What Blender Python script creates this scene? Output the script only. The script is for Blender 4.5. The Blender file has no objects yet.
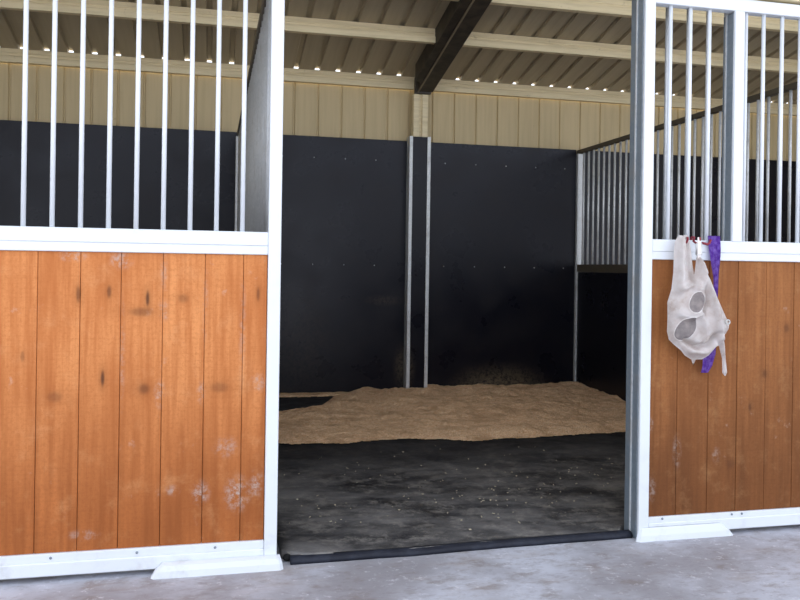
import bpy, bmesh, math, random
from mathutils import Vector, Matrix, noise

random.seed(7)
S = bpy.context.scene
COL = S.collection
D = 4.2546           # distance from the stall fronts to the back wall
G = 0.018            # level of the concrete
RX0 = -0.7831        # x of one roof rib
def roof_z(y): return 3.14 + 0.21 * (4.25 - y)

# ------------------------------------------------------------------ helpers
def world_loc(o):
    v = Vector((0, 0, 0))
    while o is not None:
        v += o.location
        o = o.parent
    return v

def obj(name, bm, mat, parent=None, smooth=False):
    vs = [v.co for v in bm.verts]
    lo = Vector([min(v[i] for v in vs) for i in range(3)])
    hi = Vector([max(v[i] for v in vs) for i in range(3)])
    c = Vector(((lo.x + hi.x) / 2, (lo.y + hi.y) / 2, lo.z))
    bmesh.ops.translate(bm, verts=bm.verts, vec=-c)
    bmesh.ops.recalc_face_normals(bm, faces=bm.faces)
    me = bpy.data.meshes.new(name)
    bm.to_mesh(me)
    bm.free()
    if smooth:
        for p in me.polygons:
            p.use_smooth = True
    me.materials.append(mat)
    o = bpy.data.objects.new(name, me)
    COL.objects.link(o)
    o.parent = parent
    o.location = c - (world_loc(parent) if parent else Vector((0, 0, 0)))
    return o

def tag(o, label, cat, group=None, kind=None):
    o['label'] = label
    o['category'] = cat
    if group: o['group'] = group
    if kind: o['kind'] = kind
    return o

def thing(name, label, cat, loc, group=None):
    o = bpy.data.objects.new(name, None)
    COL.objects.link(o)
    o.empty_display_size = 0.1
    o.location = loc
    return tag(o, label, cat, group)

def struct(name, bm, mat, smooth=False):
    o = obj(name, bm, mat, None, smooth)
    o['kind'] = 'structure'
    return o

def box(bm, x0, x1, y0, y1, z0, z1, bev=0.0, seg=1):
    t = bmesh.new()
    r = bmesh.ops.create_cube(t, size=1)
    for v in t.verts:
        v.co = Vector(((x0 + x1) / 2 + v.co.x * (x1 - x0), (y0 + y1) / 2 + v.co.y * (y1 - y0), (z0 + z1) / 2 + v.co.z * (z1 - z0)))
    if bev > 0:
        bmesh.ops.bevel(t, geom=t.edges[:], offset=bev, segments=seg, affect='EDGES', profile=0.5)
    me = bpy.data.meshes.new('tmp')
    t.to_mesh(me)
    t.free()
    bm.from_mesh(me)
    bpy.data.meshes.remove(me)
    return bm

def bx(*a, **k): return box(bmesh.new(), *a, **k)

def tube_path(bm, pts, r, n=10, cap=True):
    rings = []
    pts = [Vector(p) for p in pts]
    up = Vector((0.31, 0.87, 0.21)).normalized()
    for i, p in enumerate(pts):
        d = (pts[min(i + 1, len(pts) - 1)] - pts[max(i - 1, 0)]).normalized()
        a = d.cross(up).normalized()
        b = d.cross(a)
        rr = r[i] if isinstance(r, (list, tuple)) else r
        rings.append([bm.verts.new(p + rr * (math.cos(2 * math.pi * k / n) * a + math.sin(2 * math.pi * k / n) * b)) for k in range(n)])
    for q, w in zip(rings, rings[1:]):
        for k in range(n):
            bm.faces.new((q[k], q[(k + 1) % n], w[(k + 1) % n], w[k]))
    if cap:
        bm.faces.new(rings[0])
        bm.faces.new(rings[-1][::-1])
    return bm

def extrude_x(bm, prof, x0, x1):
    """closed (y,z) profile swept along x"""
    a = [bm.verts.new((x0, y, z)) for y, z in prof]
    b = [bm.verts.new((x1, y, z)) for y, z in prof]
    n = len(prof)
    for i in range(n):
        bm.faces.new((a[i], a[(i + 1) % n], b[(i + 1) % n], b[i]))
    bm.faces.new(a[::-1]); bm.faces.new(b)
    return bm

def copy_at(o, dx=0, dy=0, dz=0):
    c = o.copy()
    COL.objects.link(c)
    c.location = o.location + Vector((dx, dy, dz))
    return c

def lerp_table(t, x):
    if x <= t[0][0]: return t[0][1]
    for (a, b), (c, d) in zip(t, t[1:]):
        if x <= c: return b + (d - b) * (x - a) / (c - a)
    return t[-1][1]

def sstep(a, b, x):
    t = max(0.0, min(1.0, (x - a) / (b - a)))
    return t * t * (3 - 2 * t)

# ------------------------------------------------------------------ node helpers
class NT:
    def __init__(s, name):
        s.m = bpy.data.materials.new(name)
        s.m.use_nodes = True
        s.t = s.m.node_tree
        s.b = s.t.nodes['Principled BSDF']
        s.co = s.t.nodes.new('ShaderNodeTexCoord')
        s.geo = s.t.nodes.new('ShaderNodeNewGeometry')
        s.pos = s.geo.outputs['Position']
    def link(s, a, b): s.t.links.new(a, b)
    def put(s, sock, v):
        if isinstance(v, bpy.types.NodeSocket): s.link(v, sock)
        elif isinstance(v, (tuple, list)) and len(v) == 3 and sock.type == 'RGBA': sock.default_value = (*v, 1)
        else: sock.default_value = v
    def set(s, **k):
        for n, v in k.items(): s.put(s.b.inputs[n.replace('_', ' ')], v)
        return s
    def mapping(s, scale, src=None):
        n = s.t.nodes.new('ShaderNodeMapping')
        n.inputs['Scale'].default_value = scale
        s.link(src or s.pos, n.inputs['Vector'])
        return n.outputs[0]
    def noise(s, scale, detail=4, rough=.55, vec=None, dist=0):
        n = s.t.nodes.new('ShaderNodeTexNoise')
        n.inputs['Scale'].default_value = scale
        n.inputs['Detail'].default_value = detail
        n.inputs['Roughness'].default_value = rough
        n.inputs['Distortion'].default_value = dist
        s.link(vec or s.pos, n.inputs['Vector'])
        return n.outputs['Fac']
    def voronoi(s, scale, vec=None, feature='F1', out='Distance'):
        n = s.t.nodes.new('ShaderNodeTexVoronoi')
        n.feature = feature
        n.inputs['Scale'].default_value = scale
        s.link(vec or s.pos, n.inputs['Vector'])
        return n.outputs[out]
    def ramp(s, v, a, b, lo=0.0, hi=1.0):
        n = s.t.nodes.new('ShaderNodeMapRange')
        n.interpolation_type = 'SMOOTHSTEP'
        s.put(n.inputs[0], v)
        n.inputs[1].default_value = a; n.inputs[2].default_value = b
        n.inputs[3].default_value = lo; n.inputs[4].default_value = hi
        return n.outputs[0]
    def math(s, op, a, b=0.0):
        n = s.t.nodes.new('ShaderNodeMath')
        n.operation = op
        s.put(n.inputs[0], a); s.put(n.inputs[1], b)
        return n.outputs[0]
    def mix(s, f, a, b, mode='MIX'):
        n = s.t.nodes.new('ShaderNodeMix')
        n.data_type = 'RGBA'; n.blend_type = mode
        s.put(n.inputs[0], f); s.put(n.inputs[6], a); s.put(n.inputs[7], b)
        return n.outputs[2]
    def xyz(s, src=None):
        n = s.t.nodes.new('ShaderNodeSeparateXYZ')
        s.link(src or s.pos, n.inputs[0])
        return n.outputs
    def bump(s, h, strength=.3, dist=.01):
        n = s.t.nodes.new('ShaderNodeBump')
        n.inputs['Strength'].default_value = strength
        n.inputs['Distance'].default_value = dist
        s.link(h, n.inputs['Height'])
        s.link(n.outputs[0], s.b.inputs['Normal'])
    def blob(s, x, z, rx, rz, inner=0.2):
        """1 inside an ellipse round the world point (x, *, z), fading to 0"""
        o = s.xyz()
        a = s.math('DIVIDE', s.math('SUBTRACT', o[0], x), rx)
        b = s.math('DIVIDE', s.math('SUBTRACT', o[2], z), rz)
        d = s.math('SQRT', s.math('ADD', s.math('MULTIPLY', a, a), s.math('MULTIPLY', b, b)))
        return s.ramp(d, inner, 1.0, 1.0, 0.0)

def hexc(h):
    r = [int(h[i:i + 2], 16) / 255 for i in (0, 2, 4)]
    return tuple(c / 12.92 if c <= .04045 else ((c + .055) / 1.055) ** 2.4 for c in r)

# ------------------------------------------------------------------ materials
def mat_white():
    n = NT('white_paint')
    o = n.xyz()
    dirt = n.math('MULTIPLY', n.ramp(n.noise(9, 6, .65), .5, .78), n.ramp(o[2], .05, .5, .5, .12))
    n.set(Base_Color=n.mix(dirt, (.76, .80, .84), (.47, .46, .44)), Roughness=.42)
    n.bump(n.noise(60, 2), .04, .002)
    return n.m

def mat_galv(name='galvanised_steel', tone=.55, blue=0):
    n = NT(name)
    sp = n.voronoi(70, out='Color')
    sv = n.t.nodes.new('ShaderNodeSeparateColor'); n.link(sp, sv.inputs[0])
    c = n.mix(sv.outputs[0], (tone * (.84 - blue), tone * .88, tone * (.90 + blue)), (tone * (.97 - blue), tone * 1.0, tone * (1.01 + blue)))
    c = n.mix(n.ramp(n.noise(7, 5), .5, .75, 0, .45), c, (.30, .28, .25))
    n.set(Base_Color=c, Metallic=.3, Roughness=.45)
    return n.m

def mat_timber(name, light, dark, knots, scuffs, hi):
    n = NT(name)
    o = n.xyz()
    at = n.t.nodes.new('ShaderNodeAttribute'); at.attribute_name = 'board'
    grain = n.noise(1, 6, .6, n.mapping((38, 8, 2.2)))
    big = n.noise(1, 3, .5, n.mapping((5, 2, 1.6)))
    saw = n.noise(1, 3, .6, n.mapping((3, 3, 110)))
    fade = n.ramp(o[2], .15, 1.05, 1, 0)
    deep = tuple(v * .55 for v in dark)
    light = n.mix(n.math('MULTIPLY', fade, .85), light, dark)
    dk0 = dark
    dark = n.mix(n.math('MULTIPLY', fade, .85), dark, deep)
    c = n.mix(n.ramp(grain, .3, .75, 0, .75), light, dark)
    c = n.mix(n.ramp(big, .38, .7, 0, .6), c, dark)
    c = n.mix(n.ramp(n.noise(7, 6, .7), .5, .75, 0, .4), c, hi)
    c = n.mix(n.ramp(saw, .46, .68, 0, .14), c, dark)
    c = n.mix(n.math('MULTIPLY', at.outputs['Fac'], .22), c, dark)
    c = n.mix(n.ramp(n.noise(75, 4, .75), .42, .72, 0, .45), c, dark)
    dark = dk0
    for x, z, rx, rz, f in knots:
        c = n.mix(n.math('MULTIPLY', n.blob(x, z, rx * 3.2, rz * 2.0, 0), .42 * f), c, tuple(v * .5 for v in dark))
        c = n.mix(n.math('MULTIPLY', n.blob(x, z, rx, rz, .25), .8 * f), c, (.07, .025, .012))
    w = n.ramp(n.noise(16, 6, .7), .60, .74, 0, .32)
    c = n.mix(n.math('MULTIPLY', w, n.ramp(n.noise(2.2, 2), .45, .6)), c, (.60, .50, .42))
    for x, z, rx, rz, f in scuffs:
        e = n.math('MULTIPLY', n.blob(x, z, rx, rz, .1), n.ramp(n.noise(45, 5, .7), .40, .68, 0, f))
        c = n.mix(e, c, (.50, .43, .38))
    n.set(Base_Color=c, Roughness=.7)
    n.b.inputs['Specular IOR Level'].default_value = .25
    n.bump(n.mix(.5, grain, saw), .25, .004)
    return n.m

def mat_kick():
    n = NT('black_formply')
    o = n.xyz()
    c = n.mix(n.ramp(n.noise(3, 5, .6), .35, .75), (.006, .006, .011), (.012, .011, .014))
    sp = n.ramp(n.voronoi(22), .0, .06, .5, 0)
    c = n.mix(n.math('MULTIPLY', sp, n.ramp(n.noise(1.7, 2), .5, .65)), c, (.12, .11, .10))
    # dust thrown up the boards
    for x, z, rx, rz, f in ((3.30, .06, .66, .31, 1.0), (2.30, .30, .12, .28, .55), (1.3, .5, .4, .8, .12), (2.1, .95, .25, .07, .22)):
        e = n.math('MULTIPLY', n.blob(x, z, rx, rz, .15), n.ramp(n.noise(38, 6, .75), .33, .60, 0, f))
        c = n.mix(e, c, (.15, .12, .08))
    r = n.ramp(n.noise(3, 5, .6), .3, .75, .26, .38)
    n.set(Base_Color=c, Roughness=r)
    n.b.inputs['Specular IOR Level'].default_value = .26
    n.b.inputs['Specular Tint'].default_value = (.93, .94, 1.0, 1)
    n.bump(n.noise(2, 2), .04, .01)
    return n.m

def mat_clad():
    n = NT('beige_sheeting')
    st = n.noise(1, 4, .6, n.mapping((30, 30, 1.5)))
    c = n.mix(n.ramp(st, .35, .75, 0, .45), hexc('ccb98f'), hexc('b3a179'))
    c = n.mix(n.ramp(n.noise(25, 6, .7), .66, .75, 0, .6), c, hexc('7d5a45'))
    n.set(Base_Color=c, Roughness=.55)
    return n.m

def mat_purlin():
    n = NT('cream_purlin_steel')
    st = n.noise(1, 5, .6, n.mapping((2, 40, 40)))
    c = n.mix(n.ramp(st, .35, .75, 0, .55), hexc('e8d9b2'), hexc('c4b48c'))
    c = n.mix(n.ramp(n.noise(11, 6, .7), .6, .75, 0, .4), c, hexc('7a684c'))
    n.set(Base_Color=c, Roughness=.5)
    return n.m

def mat_roof():
    n = NT('roof_sheet_underside')
    st = n.noise(1, 5, .6, n.mapping((22, 1.2, 1.2)))
    c = n.mix(n.ramp(st, .3, .75, 0, .35), hexc('b0a48a'), hexc('8f836b'))
    n.set(Base_Color=c, Roughness=.5, Metallic=.15)
    return n.m

def mat_rafter():
    n = NT('dark_rafter_steel')
    c = n.mix(n.ramp(n.noise(9, 5, .6), .35, .7), hexc('2a251f'), hexc('453d31'))
    n.set(Base_Color=c, Roughness=.6)
    return n.m

def mat_concrete():
    n = NT('concrete')
    c = n.mix(n.ramp(n.noise(1.3, 6, .62), .36, .66), hexc('c9ccd6'), hexc('9c9a9f'))
    c = n.mix(n.ramp(n.noise(5.5, 7, .7, n.mapping((1, 1.8, 1))), .50, .68, 0, .6), c, hexc('82766e'))
    c = n.mix(n.ramp(n.noise(26, 7, .75, n.mapping((.7, 1.5, 1))), .48, .70, 0, .55), c, hexc('8a8488'))
    c = n.mix(n.ramp(n.noise(3.1, 6, .7, n.mapping((.6, 1.6, 1))), .52, .72, 0, .4), c, hexc('9a8878'))
    c = n.mix(n.ramp(n.noise(28, 5, .7), .56, .72, 0, .6), c, hexc('e2e2e8'))
    n.set(Base_Color=c, Roughness=.75)
    n.bump(n.noise(40, 5, .7), .3, .006)
    return n.m

def mat_mat():
    n = NT('black_rubber')
    o = n.xyz()
    c = n.mix(n.ramp(n.noise(4, 5, .6), .35, .7), (.014, .014, .017), (.032, .031, .034))
    near = n.ramp(o[1], 2.0, .7, .10, 1)
    dust = n.math('MULTIPLY', n.ramp(n.noise(2.2, 7, .68, n.mapping((.8, 1.5, 1))), .34, .66), near)
    c = n.mix(n.math('MULTIPLY', dust, .7), c, (.27, .26, .25))
    worn = n.math('MULTIPLY', n.ramp(n.noise(9, 7, .75), .48, .66, 0, .6), near)
    c = n.mix(worn, c, (.32, .30, .27))
    fine = n.math('MULTIPLY', n.ramp(n.noise(85, 4, .75), .56, .70, 0, .8), n.math('MULTIPLY', n.ramp(n.noise(2.3, 3), .42, .6), near))
    c = n.mix(fine, c, (.36, .31, .22))
    n.set(Base_Color=c, Roughness=n.ramp(n.noise(8, 4), .3, .7, .5, .8))
    n.b.inputs['Specular IOR Level'].default_value = .35
    n.bump(n.noise(120, 3, .6), .3, .004)
    return n.m

def mat_rubber_edge():
    n = NT('rubber_edge')
    c = n.mix(n.ramp(n.noise(14, 5, .6), .4, .7), (.005, .007, .016), (.016, .020, .034))
    n.set(Base_Color=c, Roughness=.7)
    return n.m

def mat_bed():
    n = NT('wood_shavings')
    v = n.voronoi(120, out='Color')
    sv = n.t.nodes.new('ShaderNodeSeparateColor'); n.link(v, sv.inputs[0])
    c = n.mix(sv.outputs[0], hexc('e8b98c'), hexc('ffe0ba'))
    c = n.mix(n.ramp(n.noise(6, 7, .7), .42, .66, 0, .6), c, hexc('bd926c'))
    c = n.mix(n.ramp(n.noise(30, 5, .7), .60, .72, 0, .55), c, hexc('8d6a4a'))
    n.set(Base_Color=c, Roughness=.95)
    n.b.inputs['Specular IOR Level'].default_value = .1
    n.bump(n.mix(.5, n.noise(60, 5, .7), n.voronoi(90)), .8, .012)
    return n.m

def mat_cloth(name, a, b, sc=14, dirt=None):
    n = NT(name)
    c = n.mix(n.ramp(n.noise(sc, 6, .65), .35, .7), a, b)
    if dirt: c = n.mix(n.ramp(n.noise(9, 5, .7), .56, .72, 0, .6), c, dirt)
    n.set(Base_Color=c, Roughness=.9)
    n.b.inputs['Specular IOR Level'].default_value = .15
    n.bump(n.noise(420, 2), .25, .001)
    return n.m

def mat_flat(name, c, rough=.5, metal=0):
    n = NT(name)
    n.set(Base_Color=n.mix(n.noise(30, 3), tuple(v * .85 for v in c), tuple(v * 1.1 for v in c)), Roughness=rough, Metallic=metal)
    return n.m

WHITE = mat_white(); GALV = mat_galv(tone=.72); GALVD = mat_galv('dull_galvanised_steel', .29, .12); PALE = mat_galv('pale_galvanised_steel', .76); MID = mat_galv('mid_galvanised_steel', .50)  # MID is a darker grey used on the left partition bars
KICK = mat_kick(); CLAD = mat_clad(); PURLIN = mat_purlin(); ROOF = mat_roof(); RAFTER = mat_rafter()
BROWN = mat_flat('brown_weathered_steel', hexc('5a5346'), .55, .1); LIP = mat_flat('worn_steel_edge', hexc('80745e'), .5); CONC = mat_concrete(); MATM = mat_mat(); EDGE = mat_rubber_edge(); BED = mat_bed()
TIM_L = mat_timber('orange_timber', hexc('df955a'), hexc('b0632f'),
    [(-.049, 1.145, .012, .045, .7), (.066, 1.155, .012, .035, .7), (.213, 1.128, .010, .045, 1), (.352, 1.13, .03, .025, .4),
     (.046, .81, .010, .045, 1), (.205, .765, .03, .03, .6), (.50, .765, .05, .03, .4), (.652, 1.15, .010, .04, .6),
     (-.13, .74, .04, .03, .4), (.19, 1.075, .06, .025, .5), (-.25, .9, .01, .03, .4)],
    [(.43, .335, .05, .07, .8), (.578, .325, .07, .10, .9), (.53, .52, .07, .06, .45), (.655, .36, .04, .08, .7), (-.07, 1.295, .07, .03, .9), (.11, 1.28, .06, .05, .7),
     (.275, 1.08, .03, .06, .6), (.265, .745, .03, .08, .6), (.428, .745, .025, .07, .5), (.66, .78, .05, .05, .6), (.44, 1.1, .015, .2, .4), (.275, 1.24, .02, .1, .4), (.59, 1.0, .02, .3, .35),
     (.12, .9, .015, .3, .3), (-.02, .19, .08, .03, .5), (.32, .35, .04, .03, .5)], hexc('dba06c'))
TIM_R = mat_timber('dimmer_timber', hexc('ab7040'), hexc('7c4a24'),  # light falling off to the right is put into this darker palette
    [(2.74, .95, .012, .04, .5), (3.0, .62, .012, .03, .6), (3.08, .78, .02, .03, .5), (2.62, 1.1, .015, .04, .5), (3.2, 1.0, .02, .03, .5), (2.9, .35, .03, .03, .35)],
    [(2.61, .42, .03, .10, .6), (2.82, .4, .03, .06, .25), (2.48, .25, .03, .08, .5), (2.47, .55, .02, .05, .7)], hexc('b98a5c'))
CANVAS = mat_cloth('canvas', hexc('f4f0ee'), hexc('e0d6d0'), 12, hexc('c4b2a2'))
MESH = mat_cloth('grey_mesh', hexc('a89f9e'), hexc('c6bcb8'), 30)
PURPLE = mat_cloth('purple_webbing', hexc('6d3fae'), hexc('a080d8'), 45)
RED = mat_flat('red_plastic', hexc('8a2434'), .4)
STEEL = mat_flat('buckle_steel', (.62, .62, .60), .3, .8)
STRAW = mat_flat('straw', hexc('b0a68e'), .8)
BLACK = mat_flat('dark_hollow', (.004, .004, .004), .9)

# ------------------------------------------------------------------ setting
bm = bmesh.new()
n = 60
vs = [[bm.verts.new((-14 + 34 * i / n, -22 + 27 * j / n, G)) for i in range(n + 1)] for j in range(n + 1)]
for j in range(n):
    for i in range(n):
        bm.faces.new((vs[j][i], vs[j][i + 1], vs[j + 1][i + 1], vs[j + 1][i]))
struct('floor', bm, CONC)

def ribs(x0, x1, pitch, origin, h, base, top):
    """trapezoidal sheet profile as (x, height) points"""
    k0 = math.ceil((x0 - origin) / pitch); k1 = math.floor((x1 - origin) / pitch)
    pts = [(x0, 0)]
    for k in range(k0, k1 + 1):
        c = origin + pitch * k
        if c - base / 2 > x0 and c + base / 2 < x1:
            pts += [(c - base / 2, 0), (c - top / 2, h), (c + top / 2, h), (c + base / 2, 0)]
    return pts + [(x1, 0)]

XL, XR = -2.80, 7.60
# roof sheet, ribs up, rising towards the front
bm = bmesh.new()
y0, y1 = D + .016, -1.1
pr = ribs(XL - .1, XR + .1, .2, RX0, .027, .052, .036)
prev = None
for x, h in pr:
    q = [bm.verts.new((x, y0, roof_z(y0) + h)), bm.verts.new((x, y1, roof_z(y1) + h)),
         bm.verts.new((x, y1, roof_z(y1) + h + .002)), bm.verts.new((x, y0, roof_z(y0) + h + .002))]
    if prev:
        for a, b in ((0, 1), (1, 2), (2, 3), (3, 0)):
            bm.faces.new((prev[a], prev[b], q[b], q[a]))
    prev = q
struct('ceiling', bm, ROOF)

# back wall sheeting: flat pans with narrow grooves
bm = bmesh.new()
prev = None
for x, h in ribs(XL, XR, .2275, 2.572, .016, .026, .012):
    q = [bm.verts.new((x, D + .056 + h, z)) for z in (G, 3.10)]
    q += [bm.verts.new((x, D + .072 + h, z)) for z in (3.10, G)]
    if prev:
        for a, b in ((0, 1), (1, 2), (2, 3), (3, 0)):
            bm.faces.new((prev[a], prev[b], q[b], q[a]))
    prev = q
struct('wall_back', bm, CLAD)
for nm, xa, xb in (('wall_left', XL - .06, XL), ('wall_right', XR, XR + .06)):
    bm = bmesh.new()
    prof = [(D + .07, G), (0, G), (0, roof_z(0) - .01), (D + .07, roof_z(D + .07) - .01)]
    extrude_x(bm, prof, xa, xb)
    struct(nm, bm, CLAD)

# purlins: a folded channel with lips, one long member each
def purlin(y, label, top=None, deep=.125, fl=.055):
    zt = (top if top else roof_z(y)) - .002
    zb = zt - deep
    prof = [(y - .018, zb), (y - .018, zb + .050), (y, zb + .058), (y, zb + .078), (y - .006, zb + .081), (y - .006, zb + .088), (y, zb + .091), (y, zt),
            (y + fl, zt), (y + fl, zt - .004), (y + .005, zt - .004), (y + .005, zb + .004), (y + .04, zb + .004), (y + .04, zb)]
    bm = bmesh.new()
    extrude_x(bm, prof, XL, XR)
    tag(obj('roof_purlin', bm, PURLIN), label, 'purlin', 'cream steel roof purlins')
purlin(D - .005, 'cream steel eave purlin along the top of the back wall, lowest of the roof purlins', 3.146, .125, .054)
purlin(3.30, 'cream steel roof purlin crossing the roof between the eave purlin and nearest purlin')
purlin(2.60, 'cream steel roof purlin nearest the stall fronts, highest in view')

# rafter and its column
XC0, XC1 = 2.388, 2.534
bm = bmesh.new()
def rafter_slice(y):
    r = roof_z(y) - .004
    b = r - .172
    return [(XC0 + .012, r), (XC0 + .012, b + .030), (XC0 - .004, b + .026), (XC0 - .004, b), (XC1, b), (XC1, b + .016), (XC0 + .05, b + .02), (XC0 + .05, r)]
A = [bm.verts.new((x, 4.16, z)) for x, z in rafter_slice(4.16)]
B = [bm.verts.new((x, -1.0, z)) for x, z in rafter_slice(-1.0)]
for i in range(len(A)):
    bm.faces.new((A[i], A[(i + 1) % len(A)], B[(i + 1) % len(B)], B[i]))
bm.faces.new(A[::-1]); bm.faces.new(B)
t = thing('roof_rafter', 'dark brown steel rafter sloping up from the wall column across the purlins', 'rafter', (2.46, 4.16, 2.95))
obj('beam', bm, RAFTER, t)
bm = bmesh.new()
def side_slice(y):
    r = roof_z(y) - .004
    return [(2.312, r), (2.312, r - .158), (2.382, r - .166), (2.382, r)]
A = [bm.verts.new((x, 3.98, z)) for x, z in side_slice(3.98)]
B = [bm.verts.new((x, -1.0, z)) for x, z in side_slice(-1.0)]
for i in range(4):
    bm.faces.new((A[i], A[(i + 1) % 4], B[(i + 1) % 4], B[i]))
bm.faces.new(A[::-1]); bm.faces.new(B)
obj('side_channel', bm, RAFTER, t)
bm = bmesh.new()
pts = []
for y in (4.16, -1.0):
    r = roof_z(y) - .176
    pts.append([bm.verts.new((x, y, z)) for x, z in ((2.383, r), (2.383, r - .008), (2.398, r - .008), (2.398, r))])
for i in range(4):
    bm.faces.new((pts[0][i], pts[0][(i + 1) % 4], pts[1][(i + 1) % 4], pts[1][i]))
bm.faces.new(pts[0][::-1]); bm.faces.new(pts[1])
obj('flange_lip', bm, LIP, t)
obj('end_plate', bx(2.36, 2.52, 4.16, 4.20, 2.965, 3.12), RAFTER, t)

t = thing('steel_column', 'cream steel channel column on the back wall under the dark rafter', 'column', (2.452, 4.22, G))
bm = bmesh.new()
box(bm, 2.349, 2.405, 4.170, 4.240, 2.42, 2.96, .003)
box(bm, 2.436, 2.494, 4.170, 4.240, 2.42, 2.96, .003)
box(bm, 2.39, 2.45, 4.196, 4.240, G, 2.96, 0)
obj('channel', bm, PURLIN, t)
obj('base_plate', bx(2.345, 2.48, 4.18, 4.25, G, G + .03), GALV, t)

# ------------------------------------------------------------------ kickboards on the back wall
def screws(parent, xs, zs, y):
    first = None
    for z in zs:
        for x in xs:
            if first is None:
                b = bmesh.new()
                bmesh.ops.create_uvsphere(b, u_segments=8, v_segments=5, radius=.006, matrix=Matrix.Translation((x, y, z)))
                first = obj('screw', b, GALV, parent, True)
                x0, z0 = x, z
            else:
                copy_at(first, x - x0, 0, z - z0)
def kickboard(x0, x1, label, xs=None, top=2.512):
    t = thing('kickboard', label, 'kickboard', ((x0 + x1) / 2, D + .02, G), 'black kickboards on the back wall')
    obj('board', bx(x0, x1, D, D + .018, G + .01, top, .002), KICK, t)
    bm = bmesh.new()
    for i in range(int((x1 - x0) / .6) + 1):
        xx = min(x0 + .05 + i * .6, x1 - .08)
        box(bm, xx, xx + .04, D + .0182, D + .0555, G, top - .05)
    obj('batten', bm, GALV, t)
    if xs: screws(t, xs, (1.29, 2.31), D - .001)
kickboard(.712, 2.312, 'wide black formply kickboard on the back wall to the left of the column cover', [1.1 + .3 * i for i in range(4)])
kickboard(2.520, 4.108, 'wide black formply kickboard on the back wall to the right of the column cover', [2.7 + .32 * i for i in range(5)])
kickboard(-2.79, .676, 'black formply kickboard of the left neighbour stall, behind the left row of white bars')
kickboard(4.172, 7.59, 'black formply kickboard of the right neighbour stall, behind the bars on the right')

t = thing('column_cover', 'narrow black boxed cover between two galvanised strips in the middle of the back wall', 'column cover', (2.414, D - .06, G))
obj('board', bx(2.336, 2.492, 4.150, 4.165, G + .03, 2.542), KICK, t)
for xa, xb in ((2.308, 2.341), (2.487, 2.521)):
    bm = bmesh.new()
    box(bm, xa, xb, 4.142, 4.149, G + .02, 2.545, .0015)
    if xa < 2.4: box(bm, xa, xa + .005, 4.149, D - .001, G + .02, 2.545)
    else: box(bm, xb - .005, xb, 4.149, D - .001, G + .02, 2.545)
    obj('strip', bm, GALV, t)

# ------------------------------------------------------------------ partitions (bars over boards), square to the fronts
def partition(xc, side, label):
    t = thing('stall_partition', label, 'partition', (xc, 2.1, G), 'barred partitions between the stalls')
    yb, yf = D + .015, .105
    obj('post', bx(xc - .028, xc + .028, D - .035, D + .016, G, 2.47, .003), GALV, t)
    obj('top_rail', bx(xc - .02, xc + .02, yf, yb, 2.468, 2.508, .003), BROWN, t)
    obj('lower_rail', bx(xc - .024, xc + .024, yf, D - .036, 1.252, 1.330, .003), BROWN, t)
    obj('board', bx(xc - .014, xc + .014, yf, D - .036, G + .012, 1.251), KICK, t)
    b = tube_path(bmesh.new(), [(xc, D - .115, 1.328), (xc, D - .115, 2.470)], .0105, 10)
    first = obj('bar', b, PALE if side < 0 else MID, t, True)
    for k in range(1, 38):
        copy_at(first, dy=-.1065 * k)
partition(.694, 1, 'galvanised barred partition edge-on behind the left white post')
partition(4.138, -1, 'galvanised barred partition over black board on the right side of the open stall')

# ------------------------------------------------------------------ stall fronts
ZB0, ZB1 = .041, .128     # bottom rail
ZM0, ZM1 = 1.318, 1.412   # middle rail
ZT0, ZT1 = 2.520, 2.580   # top rail

def timber_panel(x0, x1, grooves, mat, parent, z0, z1, seed):
    rnd = random.Random(seed)
    xs = [x0] + [g for g in grooves if x0 + .02 < g < x1 - .02] + [x1]
    bm = bmesh.new()
    lay = bm.verts.layers.float.new('board')
    for a, b in zip(xs, xs[1:]):
        t = bmesh.new()
        n0 = len(bm.verts)
        g = .0009
        w = .0022
        y = .012 + rnd.uniform(-.001, .001)
        prof = [(a + g, y + w), (a + g + w, y), (b - g - w, y), (b - g, y + w), (b - g, .036), (a + g, .036)]
        lo = [bm.verts.new((px, py, z0)) for px, py in prof]
        hi = [bm.verts.new((px, py, z1)) for px, py in prof]
        v = rnd.random()
        for q in lo + hi: q[lay] = v
        m = len(prof)
        for i in range(m):
            bm.faces.new((lo[i], lo[(i + 1) % m], hi[(i + 1) % m], hi[i]))
        bm.faces.new(lo[::-1]); bm.faces.new(hi)
        t.free()
    box(bm, x0, x1, .0365, .040, z0, z1)
    return obj('timber_panel', bm, mat, parent)

def rail_bottom(x0, x1, rivets, parent, ZB1=ZB1):
    bm = bmesh.new()
    box(bm, x0, x1, .000, .05, ZB0 + .052, ZB1, .003)
    box(bm, x0, x1, -.006, .05, ZB0, ZB0 + .054, .004)
    r = obj('bottom_rail', bm, WHITE, parent)
    first = None
    for x in rivets:
        if first is None:
            b = bmesh.new()
            bmesh.ops.create_uvsphere(b, u_segments=8, v_segments=6, radius=.0055, matrix=Matrix.Translation((x, -.001, .112)))
            first = obj('rivet', b, GALVD, r, True); xf = x
        else:
            copy_at(first, x - xf)

def rail_mid(x0, x1, parent, dz=0):
    bm = bmesh.new()
    box(bm, x0, x1, -.004, .05, ZM0 + .036 + dz, ZM1 + dz, .004)
    box(bm, x0, x1, .000, .05, ZM0 + dz, ZM0 + .038 + dz, .003)
    obj('middle_rail', bm, WHITE, parent)

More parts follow.
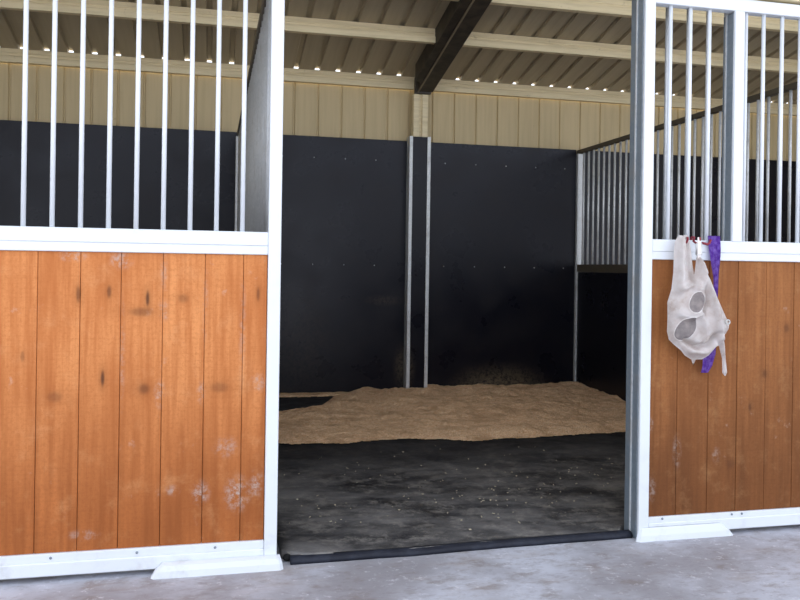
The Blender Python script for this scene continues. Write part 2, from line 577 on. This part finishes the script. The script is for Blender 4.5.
def foot(x0, x1, parent, ins0, ins1, out=.052, h=.052):
    bm = bmesh.new()
    z0, z1 = G, G + h
    ring = []
    for z, e, y in ((z0, 0, -out), (z0 + .026, .35, -out + .002), (z1 - .006, .85, -out + .010), (z1, 1, -out * .5)):
        xa, xb = x0 + ins0 * e, x1 - ins1 * e
        ring.append([bm.verts.new(p) for p in ((xa, -.0088, z), (xa, y + .012, z), (xa + .012, y, z), (xb - .012, y, z), (xb, y + .012, z), (xb, -.0088, z))])
    for a, b in zip(ring, ring[1:]):
        for i in range(6):
            bm.faces.new((a[i], a[(i + 1) % 6], b[(i + 1) % 6], b[i]))
    bm.faces.new(ring[0][::-1]); bm.faces.new(ring[-1])
    obj('foot_plate', bm, WHITE, parent)

def bars(xs, parent, y=.024, r=.0096, z0=ZM1 - .01, z1=ZT0 + .01, mat=None):
    first = None
    for x in xs:
        if first is None:
            b = tube_path(bmesh.new(), [(x, y, z0), (x, y, z1)], r, 14)
            first = obj('bar', b, mat or WHITE, parent, True); xf = x
        else:
            copy_at(first, x - xf)

# left front
t = thing('stall_front', 'white steel stall front with orange timber boards left of the doorway, bars above', 'stall front', (.0, .02, G))
LX0 = -1.36
obj('post', bx(.690, .742, -.008, .050, .03, ZT1, .003), WHITE, t)
obj('post', bx(LX0, LX0 + .052, -.008, .050, .03, ZT1, .003), WHITE, t)
obj('top_rail', bx(LX0 + .052, .690, 0, .05, ZT0, ZT1, .003), WHITE, t)
rail_mid(LX0 + .052, .690, t, -.005)
rail_bottom(LX0 + .052, .690, (-.135, .187, .492), t)
timber_panel(LX0 + .053, .689, [-1.16, -.995, -.84, -.68, -.52, -.36, -.199, -.042, .111, .272, .437, .591], TIM_L, t, ZB1 + .001, ZM0 - .006, 3)
bars([-.257 + .1051 * i for i in range(-9, 9)], t)
foot(.243, .768, t, .045, .014)

# right front
t = thing('stall_front', 'white steel stall front with timber boards in dimmer tones right of the doorway', 'stall front', (3.28, .02, G))
RX1 = 4.165
obj('post', bx(2.4035, 2.4557, -.008, .010, .03, ZT1, .003), WHITE, t)
obj('post', bx(RX1 - .052, RX1, -.008, .050, .03, ZT1, .003), WHITE, t)
obj('post', bx(2.878, 2.930, -.008, .010, ZM1 + .003, ZT0 - .001, .003), WHITE, t)
obj('top_rail', bx(2.4557, RX1 - .052, 0, .05, ZT0, ZT1, .003), WHITE, t)
rail_mid(2.4557, RX1 - .052, t, .006)
rail_bottom(2.4557, RX1 - .052, (2.53, 2.90, 2.955), t, ZB1 - .007)
timber_panel(2.4567, RX1 - .053, [2.606, 2.771, 2.927, 3.083, 3.24, 3.397, 3.554, 3.71, 3.867, 4.02], TIM_R, t, ZB1 - .006, ZM0 + .005, 5)
bars([2.551, 2.656, 2.758, 2.957, 3.055, 3.159, 3.262, 3.365, 3.468, 3.571, 3.674, 3.777, 3.88, 3.983], t)
foot(2.388, 2.900, t, .02, .06, .026, .060)

# galvanised inner frame standing directly behind the narrow section of the right front
t = thing('inner_grille', 'galvanised inner frame with three bars behind the narrow barred section right of the doorway', 'grille', (2.66, .09, G))
def channel_post(x0, w, z0, z1, yb):
    bm = bmesh.new()
    box(bm, x0, x0 + w, .0112, .062, z0, z1, .002)
    box(bm, x0 + .008, x0 + w, .062, .068, z0, z1)
    box(bm, x0, x0 + w, .068, yb, z0, z1, .004)
    return bm
obj('post', channel_post(2.4015, .050, G + .002, 2.575, .124), GALVD, t)
obj('edge_strip', bx(2.3975, 2.4012, .060, .070, G + .002, 2.575), PALE, t)
obj('post', channel_post(2.880, .046, 1.420, 2.516, .092), GALVD, t)
obj('edge_strip', bx(2.8765, 2.8798, 0.060, .070, 1.420, 2.516), GALV, t)
obj('rail', bx(2.4525, 2.924, .0925, .118, 2.565, 2.60, .003), GALV, t)
obj('bracket', bx(2.884, 2.922, .054, .092, 2.50, 2.60), GALV, t)
obj('rail', bx(2.4525, 2.924, .0925, .118, 1.33, 1.42, .003), GALV, t)
bars([2.584, 2.698, 2.806], t, .105, .0096, 1.415, 2.568, PALE)

# header over all fronts
t = thing('header_beam', 'cream steel header beam along the top of the white stall fronts, upper right corner', 'beam', (1.4, .03, 2.588))
bm = bmesh.new()
extrude_x(bm, [(-.02, 2.590), (-.02, 2.70), (.07, 2.70), (.07, 2.590)], LX0, RX1)
obj('beam', bm, PURLIN, t)
bm = bmesh.new()
for xa in (LX0 + .026, .716, 2.43, RX1 - .03):
    box(bm, xa - .02, xa + .02, .0, .05, 2.5805, 2.5898)
obj('packer', bm, GALVD, t)

# ------------------------------------------------------------------ rubber mat, bedding, scraps
t = thing('rubber_mat', 'worn black rubber mat covering the stall floor in the doorway', 'mat', (2.4, 2.0, G))
bm = bmesh.new()
def mat_front(x): return lerp_table([(.69, .075), (.785, .070), (.835, .018), (1.3, .020), (1.75, .040), (2.34, .050), (2.392, .130), (4.11, .130)], x)
def lip_front(x): return lerp_table([(.775, .016), (1.3, .020), (1.75, .040), (2.40, .052)], x)
nx, ny = 70, 60
ZMAT = G + .028
x0m, x1m = .768, 4.110
top = []
for j in range(ny + 1):
    row = []
    for i in range(nx + 1):
        x = x0m + (x1m - x0m) * i / nx
        yf = mat_front(x) + .004
        y = yf + (D - .002 - yf) * (j / ny) ** 1.3
        z = ZMAT + .004 * noise.noise((x * 1.3, y * 1.3, 0))
        z += .012 * sstep(.30, 0, math.hypot((x - .80), (y - .10) * 1.2))     # curled corner
        row.append(bm.verts.new((x, y, z)))
    top.append(row)
for j in range(ny):
    for i in range(nx):
        bm.faces.new((top[j][i], top[j][i + 1], top[j + 1][i + 1], top[j + 1][i]))
rim = top[0] + [r[-1] for r in top[1:]] + top[-1][-2::-1] + [r[0] for r in top[-2:0:-1]]
low = [bm.verts.new((v.co.x, v.co.y, G + .001)) for v in rim]
for i in range(len(rim)):
    k = (i + 1) % len(rim)
    bm.faces.new((rim[i], rim[k], low[k], low[i]))
obj('mat_sheet', bm, MATM, t, True)
# folded front lip
bm = bmesh.new()
N = 50
prev = None
for i in range(N + 1):
    x = .80 + (2.396 - .80) * i / N
    yf = lip_front(x)
    w = .005 * noise.noise((x * 4, 3.1, 0)) + .002 * noise.noise((x * 19, 3.1, 0))
    sec = [(yf + .002, G + .001), (yf - .020 + w, G + .001), (yf - .021 + w, G + .014 + w), (yf - .014 + w, G + .023 + w), (yf + .004, G + .0285 + w * 1.5), (yf + .016, G + .0295)]
    q = [bm.verts.new((x, y, z)) for y, z in sec]
    if prev:
        for a, b in zip(range(6), [1, 2, 3, 4, 5, 0]):
            bm.faces.new((prev[a], prev[b], q[b], q[a]))
    else:
        bm.faces.new(q)
    prev = q
bm.faces.new(prev[::-1])
obj('front_lip', bm, EDGE, t, True)
b = bmesh.new()
bmesh.ops.create_uvsphere(b, u_segments=16, v_segments=8, radius=.022, matrix=Matrix.Translation((.790, .045, G + .016)) @ Matrix.Diagonal((.85, .8, .7, 1)))
obj('dark_gap', b, BLACK, t, True)  # black ball gives the gap at the mat corner its painted darkness

FRONT = [(.6, 2.16), (.94, 2.12), (1.35, 2.05), (1.79, 2.11), (2.1, 2.06), (2.28, 1.98), (2.45, 2.0), (2.68, 2.03), (3.03, 2.04), (3.59, 2.06), (4.13, 2.10)]
BARE = [(3.18, .70), (3.26, .95), (3.34, 1.15), (3.62, 1.42), (4.0, 1.60), (4.25, 1.70)]
def bed_h(x, y):
    f = lerp_table(FRONT, x) + .035 * noise.noise((x * 5, 1.7, 0)) + .015 * noise.noise((x * 17, 4.1, 0))
    d = y - f
    a = sstep(-.01, .26, d) * .75 + sstep(.1, 1.2, d) * .25
    if y > 3.1:
        a *= sstep(-.06, .26, x - lerp_table(BARE, y) + .06 * noise.noise((x * 4, y * 4, 3)))
    base = .052 + .018 * noise.noise((x * .9, y * 1.1, 5.0)) + .022 * noise.noise((x * 2.6, y * 3.0, 2.0)) + .014 * noise.noise((x * 7, y * 7, 8.0)) + .010 * noise.noise((x * 15, y * 15, 1.0)) + .007 * noise.noise((x * 34, y * 34, 6.0))
    base += .012 * sstep(.5, .0, abs(x - 4.138)) * sstep(2.6, 3.4, y)
    h = a * base + a * (1 - a) * .02
    if y > 4.05 and x < 1.75:
        h = max(h, .018 * sstep(4.06, 4.14, y) + .006 * noise.noise((x * 11, y * 20, 0)))
    return h
bm = bmesh.new()
NX, NY = 300, 200
bx0_, bx1_, by0, by1 = .712, 4.120, 1.86, D - .004
V = [[None] * (NX + 1) for _ in range(NY + 1)]
H = {}
for j in range(NY + 1):
    for i in range(NX + 1):
        x = bx0_ + (bx1_ - bx0_) * i / NX; y = by0 + (by1 - by0) * j / NY
        H[i, j] = bed_h(x, y)
for j in range(NY):
    for i in range(NX):
        if max(H[i, j], H[i + 1, j], H[i, j + 1], H[i + 1, j + 1]) > .006:
            q = []
            for a, b in ((i, j), (i + 1, j), (i + 1, j + 1), (i, j + 1)):
                if V[b][a] is None:
                    x = bx0_ + (bx1_ - bx0_) * a / NX; y = by0 + (by1 - by0) * b / NY
                    x = min(max(x + random.uniform(-.003, .003), bx0_), bx1_)
                    V[b][a] = bm.verts.new((x, min(y + random.uniform(-.003, .003), by1), ZMAT + .005 + H[a, b]))
                q.append(V[b][a])
            bm.faces.new(q)
o = obj('shavings_bedding', bm, BED, None, True)
tag(o, 'thick tan wood shavings spread over the back half of the stall floor', 'bedding', None, 'stuff')

bm = bmesh.new()
rnd = random.Random(11)
for k in range(150):
    c = rnd.random()
    if c < .45: x, y = rnd.gauss(1.95, .33), rnd.gauss(.75, .28)
    elif c < .6: x, y = rnd.gauss(1.05, .18), rnd.gauss(.55, .15)
    elif c < .8: x, y = rnd.uniform(.85, 3.0), rnd.uniform(1.0, 1.95)
    else: x, y = rnd.gauss(2.5, .3), rnd.gauss(.9, .2)
    if not (.83 < x < 3.6 and .18 < y < 2.0): continue
    l, w, a = rnd.uniform(.002, .006), rnd.uniform(.001, .0025), rnd.uniform(0, 6.28)
    if rnd.random() < .02: l, w = .016, .007
    ca, sa = math.cos(a), math.sin(a)
    z = ZMAT + .0095
    if math.hypot(x - .8, y - .1) < .32: continue
    p = [bm.verts.new((x + l * s * ca - w * u * sa, y + l * s * sa + w * u * ca, z + rnd.uniform(-.001, .004))) for s, u in ((-1, -1), (1, -1), (1, 1), (-1, 1))]
    q = [bm.verts.new(v.co + Vector((0, 0, -.003))) for v in p]
    bm.faces.new(p); bm.faces.new(q[::-1])
    for i in range(4): bm.faces.new((p[i], q[i], q[(i + 1) % 4], p[(i + 1) % 4]))
o = obj('straw_scraps', bm, STRAW)
tag(o, 'pale scraps of straw and shavings scattered over the black mat', 'scraps', None, 'stuff')

# ------------------------------------------------------------------ canvas mask with mesh eye patches
OUT = [(2.552, 1.425), (2.562, 1.438), (2.585, 1.436), (2.606, 1.440), (2.618, 1.415), (2.628, 1.36), (2.636, 1.30), (2.645, 1.255), (2.651, 1.30), (2.656, 1.344), (2.671, 1.342),
       (2.692, 1.314), (2.714, 1.264), (2.743, 1.209), (2.765, 1.159), (2.787, 1.115), (2.816, 1.059), (2.834, 1.028), (2.831, 1.003), (2.806, .966),
       (2.812, .92), (2.816, .880), (2.826, .80), (2.818, .778), (2.801, .797), (2.798, .866), (2.780, .925), (2.768, .92), (2.727, .879), (2.693, .861), (2.660, .861),
       (2.646, .832), (2.637, .861), (2.602, .88), (2.581, .905), (2.546, .93), (2.518, .955), (2.508, .992), (2.510, 1.053), (2.508, 1.127),
       (2.528, 1.188), (2.536, 1.262), (2.538, 1.36), (2.542, 1.405)]
def inside(p, poly):
    c = False
    for (x0, y0), (x1, y1) in zip(poly, poly[1:] + poly[:1]):
        if (y0 > p[1]) != (y1 > p[1]) and p[0] < (x1 - x0) * (p[1] - y0) / (y1 - y0) + x0: c = not c
    return c
def near(p, poly, closed=True):
    best = (9, p)
    for a, b in zip(poly, poly[1:] + (poly[:1] if closed else [])):
        vx, vy = b[0] - a[0], b[1] - a[1]
        t = max(0, min(1, ((p[0] - a[0]) * vx + (p[1] - a[1]) * vy) / (vx * vx + vy * vy + 1e-12)))
        q = (a[0] + t * vx, a[1] + t * vy)
        d = math.hypot(p[0] - q[0], p[1] - q[1])
        if d < best[0]: best = (d, q)
    return best
FOLDS = [([(2.60, 1.42), (2.606, 1.30), (2.632, 1.20)], .012, -.012), ([(2.665, 1.335), (2.70, 1.20), (2.74, 1.06), (2.76, .96)], .016, .020),
         ([(2.57, 1.42), (2.565, 1.25), (2.545, 1.18)], .014, .012), ([(2.69, 1.25), (2.69, 1.15), (2.67, 1.08)], .010, -.014),
         ([(2.58, .955), (2.63, .925), (2.70, .935), (2.745, .985)], .010, -.018), ([(2.56, 1.19), (2.61, 1.21), (2.655, 1.19)], .012, .014),
         ([(2.55, 1.07), (2.60, 1.06), (2.65, 1.075)], .012, .016), ([(2.62, .90), (2.69, .895), (2.74, .93)], .010, .012),
         ([(2.72, 1.24), (2.775, 1.08), (2.80, 1.03)], .010, -.008), ([(2.66, 1.05), (2.67, .98), (2.64, .95)], .010, .012)]
def mask_y(x, z):
    d, _ = near((x, z), OUT)
    b = .048 * (1 - math.exp(-d / .028))
    b *= .55 + .45 * sstep(1.36, 1.1, z)
    for path, w, h in FOLDS:
        e, _ = near((x, z), path, False)
        b += 1.8 * h * math.exp(-(e / w) ** 2) * sstep(0, .02, d)
    b += .011 * noise.noise((x * 24, z * 15, 2)) * sstep(0, .02, d)
    return -.052 - b
def cloth_from(poly, step, yfun, thick=.0025):
    bm = bmesh.new()
    x0, x1 = min(p[0] for p in poly), max(p[0] for p in poly)
    z0, z1 = min(p[1] for p in poly), max(p[1] for p in poly)
    nx, nz = int((x1 - x0) / step) + 2, int((z1 - z0) / step) + 2
    vs = {}
    cells = [(i, j) for i in range(nx) for j in range(nz) if inside((x0 + (i + .5) * step, z0 + (j + .5) * step), poly)]
    cs = set(cells)
    def vert(i, j):
        if (i, j) not in vs:
            p = (x0 + i * step, z0 + j * step)
            full = all((i + a, j + b) in cs for a in (-1, 0) for b in (-1, 0))
            if not full:
                d, q = near(p, poly)
                if d < step * 1.2: p = q
            vs[i, j] = bm.verts.new((p[0], yfun(*p), p[1]))
        return vs[i, j]
    for i, j in cells:
        bm.faces.new((vert(i, j), vert(i + 1, j), vert(i + 1, j + 1), vert(i, j + 1)))
    bmesh.ops.solidify(bm, geom=bm.faces[:], thickness=thick)
    return bm
t = thing('fly_mask', 'off-white canvas horse mask with two grey mesh patches hanging from the right middle rail', 'horse mask', (2.66, -.05, .78))
obj('canvas', cloth_from(OUT, .005, mask_y), CANVAS, t, True)
def ell(cx, cz, rx, rz, ang, n=40):
    ca, sa = math.cos(ang), math.sin(ang)
    return [(cx + rx * math.cos(a) * ca - rz * math.sin(a) * sa, cz + rx * math.cos(a) * sa + rz * math.sin(a) * ca) for a in [2 * math.pi * k / n for k in range(n)]]
for cx, cz, rx, rz, an in ((2.632, 1.130, .036, .050, -.5), (2.578, 1.008, .040, .060, -.7)):
    obj('mesh_patch', cloth_from(ell(cx, cz, rx, rz, an), .005, lambda x, z: mask_y(x, z) - .0045), MESH, t, True)
    b = bmesh.new()
    e = ell(cx, cz, rx * 1.04, rz * 1.04, an, 28)
    tube_path(b, [(x, mask_y(x, z) - .003, z) for x, z in e + e[:1]], .0022, 6)
    obj('binding', b, CANVAS, t, True)
# inside of the mask seen between its two top lobes
obj('lining', cloth_from([(2.61, 1.39), (2.64, 1.385), (2.655, 1.33), (2.662, 1.25), (2.65, 1.20), (2.625, 1.22)], .006, lambda x, z: -.016 + .003 * noise.noise((x * 30, z * 20, 4))), MESH, t, True)
# eyelet in the right flap
b = bmesh.new()
tube_path(b, [(2.812 + .011 * math.cos(a), mask_y(2.812, 1.04) - .004, 1.036 + .010 * math.sin(a)) for a in [2 * math.pi * k / 16 for k in range(17)]], .004, 8)
obj('eyelet', b, STEEL, t, True)
# buckle and its tab at the second lobe
b = bmesh.new()
yb = -.060
rc = [(2.650, 1.348), (2.650, 1.400), (2.676, 1.400), (2.676, 1.348), (2.650, 1.348)]
tube_path(b, [(x, yb, z) for x, z in rc], .0042, 8)
tube_path(b, [(2.650, yb, 1.372), (2.676, yb, 1.372)], .003, 8)
obj('buckle', b, STEEL, t, True)
obj('tab', bx(2.654, 2.672, -.063, -.060, 1.330, 1.430, .001), CANVAS, t)

# purple halter strap behind it
def ribbon(pts, n=10, wav=.006):
    """pts: (x, y, z, half width); crumpled flat webbing"""
    bm = bmesh.new()
    fine = []
    for a, b in zip(pts, pts[1:]):
        for k in range(8):
            f = k / 8
            fine.append([a[i] + (b[i] - a[i]) * f for i in range(4)])
    fine.append(list(pts[-1]))
    prev = None
    for x, y, z, w in fine:
        row = []
        for k in range(n + 1):
            u = -1 + 2 * k / n
            row.append(bm.verts.new((x + u * w, y - wav * (1 + noise.noise((u * 2.6, z * 9, 3))) - .004 * math.cos(u * 9 + z * 12), z + .004 * noise.noise((u * 3, z * 20, 1)))))
        if prev:
            for k in range(n): bm.faces.new((prev[k], prev[k + 1], row[k + 1], row[k]))
        prev = row
    bmesh.ops.solidify(bm, geom=bm.faces[:], thickness=.003)
    return bm
t = thing('halter', 'purple webbing halter hung behind the off-white canvas mask', 'halter', (2.76, -.02, .80))
obj('strap', ribbon([(2.771, -.012, 1.440, .031), (2.773, -.014, 1.38, .030), (2.775, -.014, 1.33, .025), (2.781, -.014, 1.25, .016), (2.783, -.014, 1.165, .011), (2.776, -.012, 1.0, .014)]), PURPLE, t, True)
obj('strap', ribbon([(2.758, -.016, 1.0, .018), (2.752, -.018, .93, .034), (2.748, -.02, .88, .034), (2.738, -.02, .83, .026), (2.722, -.02, .795, .018)]), PURPLE, t, True)
b = bmesh.new()
tube_path(b, [(2.744, -.03, 1.42), (2.735, -.034, 1.405), (2.724, -.034, 1.398), (2.712, -.03, 1.402), (2.70, -.026, 1.405)], .006, 8)
obj('red_tie', b, RED, t, True)

# hooks over the rail
def hook(x, label):
    b = bmesh.new()
    pts = [(x, -.016, 1.410), (x, -.020, 1.420), (x, -.022, 1.432), (x, -.010, 1.432), (x, .000, 1.430), (x + .003, .005, 1.424), (x + .004, .006, 1.4185)]
    tube_path(b, pts, .005, 8)
    tube_path(b, [(x, -.018, 1.412), (x + .004, -.034, 1.402), (x + .006, -.050, 1.404), (x + .005, -.062, 1.418), (x + .003, -.062, 1.430)], .005, 8)
    o = obj('hook', b, RED, None, True)
    tag(o, label, 'hook', 'red hooks on the right middle rail')
hook(2.598, 'small dark red hook at the top left lobe of the canvas mask')
hook(2.662, 'small dark red hook above the metal buckle, between canvas mask and purple halter')

# ------------------------------------------------------------------ light
W = bpy.data.worlds.new('sky')
S.world = W
W.use_nodes = True
nt = W.node_tree
bg = nt.nodes['Background']
sky = nt.nodes.new('ShaderNodeTexSky')
sky.sky_type = 'NISHITA'
sky.sun_disc = False
sky.sun_elevation = math.radians(58)
sky.sun_rotation = math.radians(20)
sky.air_density = 1.0; sky.dust_density = 2.0
mix = nt.nodes.new('ShaderNodeMix'); mix.data_type = 'RGBA'
mix.inputs[0].default_value = .75
mul = nt.nodes.new('ShaderNodeVectorMath'); mul.operation = 'SCALE'
mul.inputs['Scale'].default_value = .22
nt.links.new(sky.outputs[0], mul.inputs[0])
nt.links.new(mul.outputs[0], mix.inputs[6])
mix.inputs[7].default_value = (1.0, 1.03, 1.12, 1)
nt.links.new(mix.outputs[2], bg.inputs[0])
bg.inputs[1].default_value = 2.0

sl = bpy.data.lights.new('sun', 'SUN')
sl.energy = 8.0
sl.angle = math.radians(.6)
sl.color = (1.0, .93, .80)
so = bpy.data.objects.new('sun', sl)
COL.objects.link(so)
d = Vector((.35, -.62, -1.0))      # high sun behind the building
so.rotation_euler = d.to_track_quat('-Z', 'Y').to_euler()

# ------------------------------------------------------------------ camera
cam = bpy.data.cameras.new('camera')
cam.sensor_fit = 'HORIZONTAL'
cam.sensor_width = 36
cam.lens = 36 * 799.3 / 800
cam.shift_y = -31.877 / 800
co = bpy.data.objects.new('camera', cam)
COL.objects.link(co)
ya, ro = .2317, .0146
fw = Vector((math.sin(ya), math.cos(ya), 0)); rt = Vector((math.cos(ya), -math.sin(ya), 0)); up = Vector((0, 0, 1))
r2 = rt * math.cos(ro) + up * math.sin(ro)
u2 = -rt * math.sin(ro) + up * math.cos(ro)
M = Matrix((r2, u2, -fw)).transposed().to_4x4()
M.translation = Vector((.4612, -3.3535, 1.266))
co.matrix_world = M
S.camera = co

S.view_settings.view_transform = 'Standard'
S.view_settings.look = 'None'
S.view_settings.exposure = 0.0
S.cycles.use_denoising = True
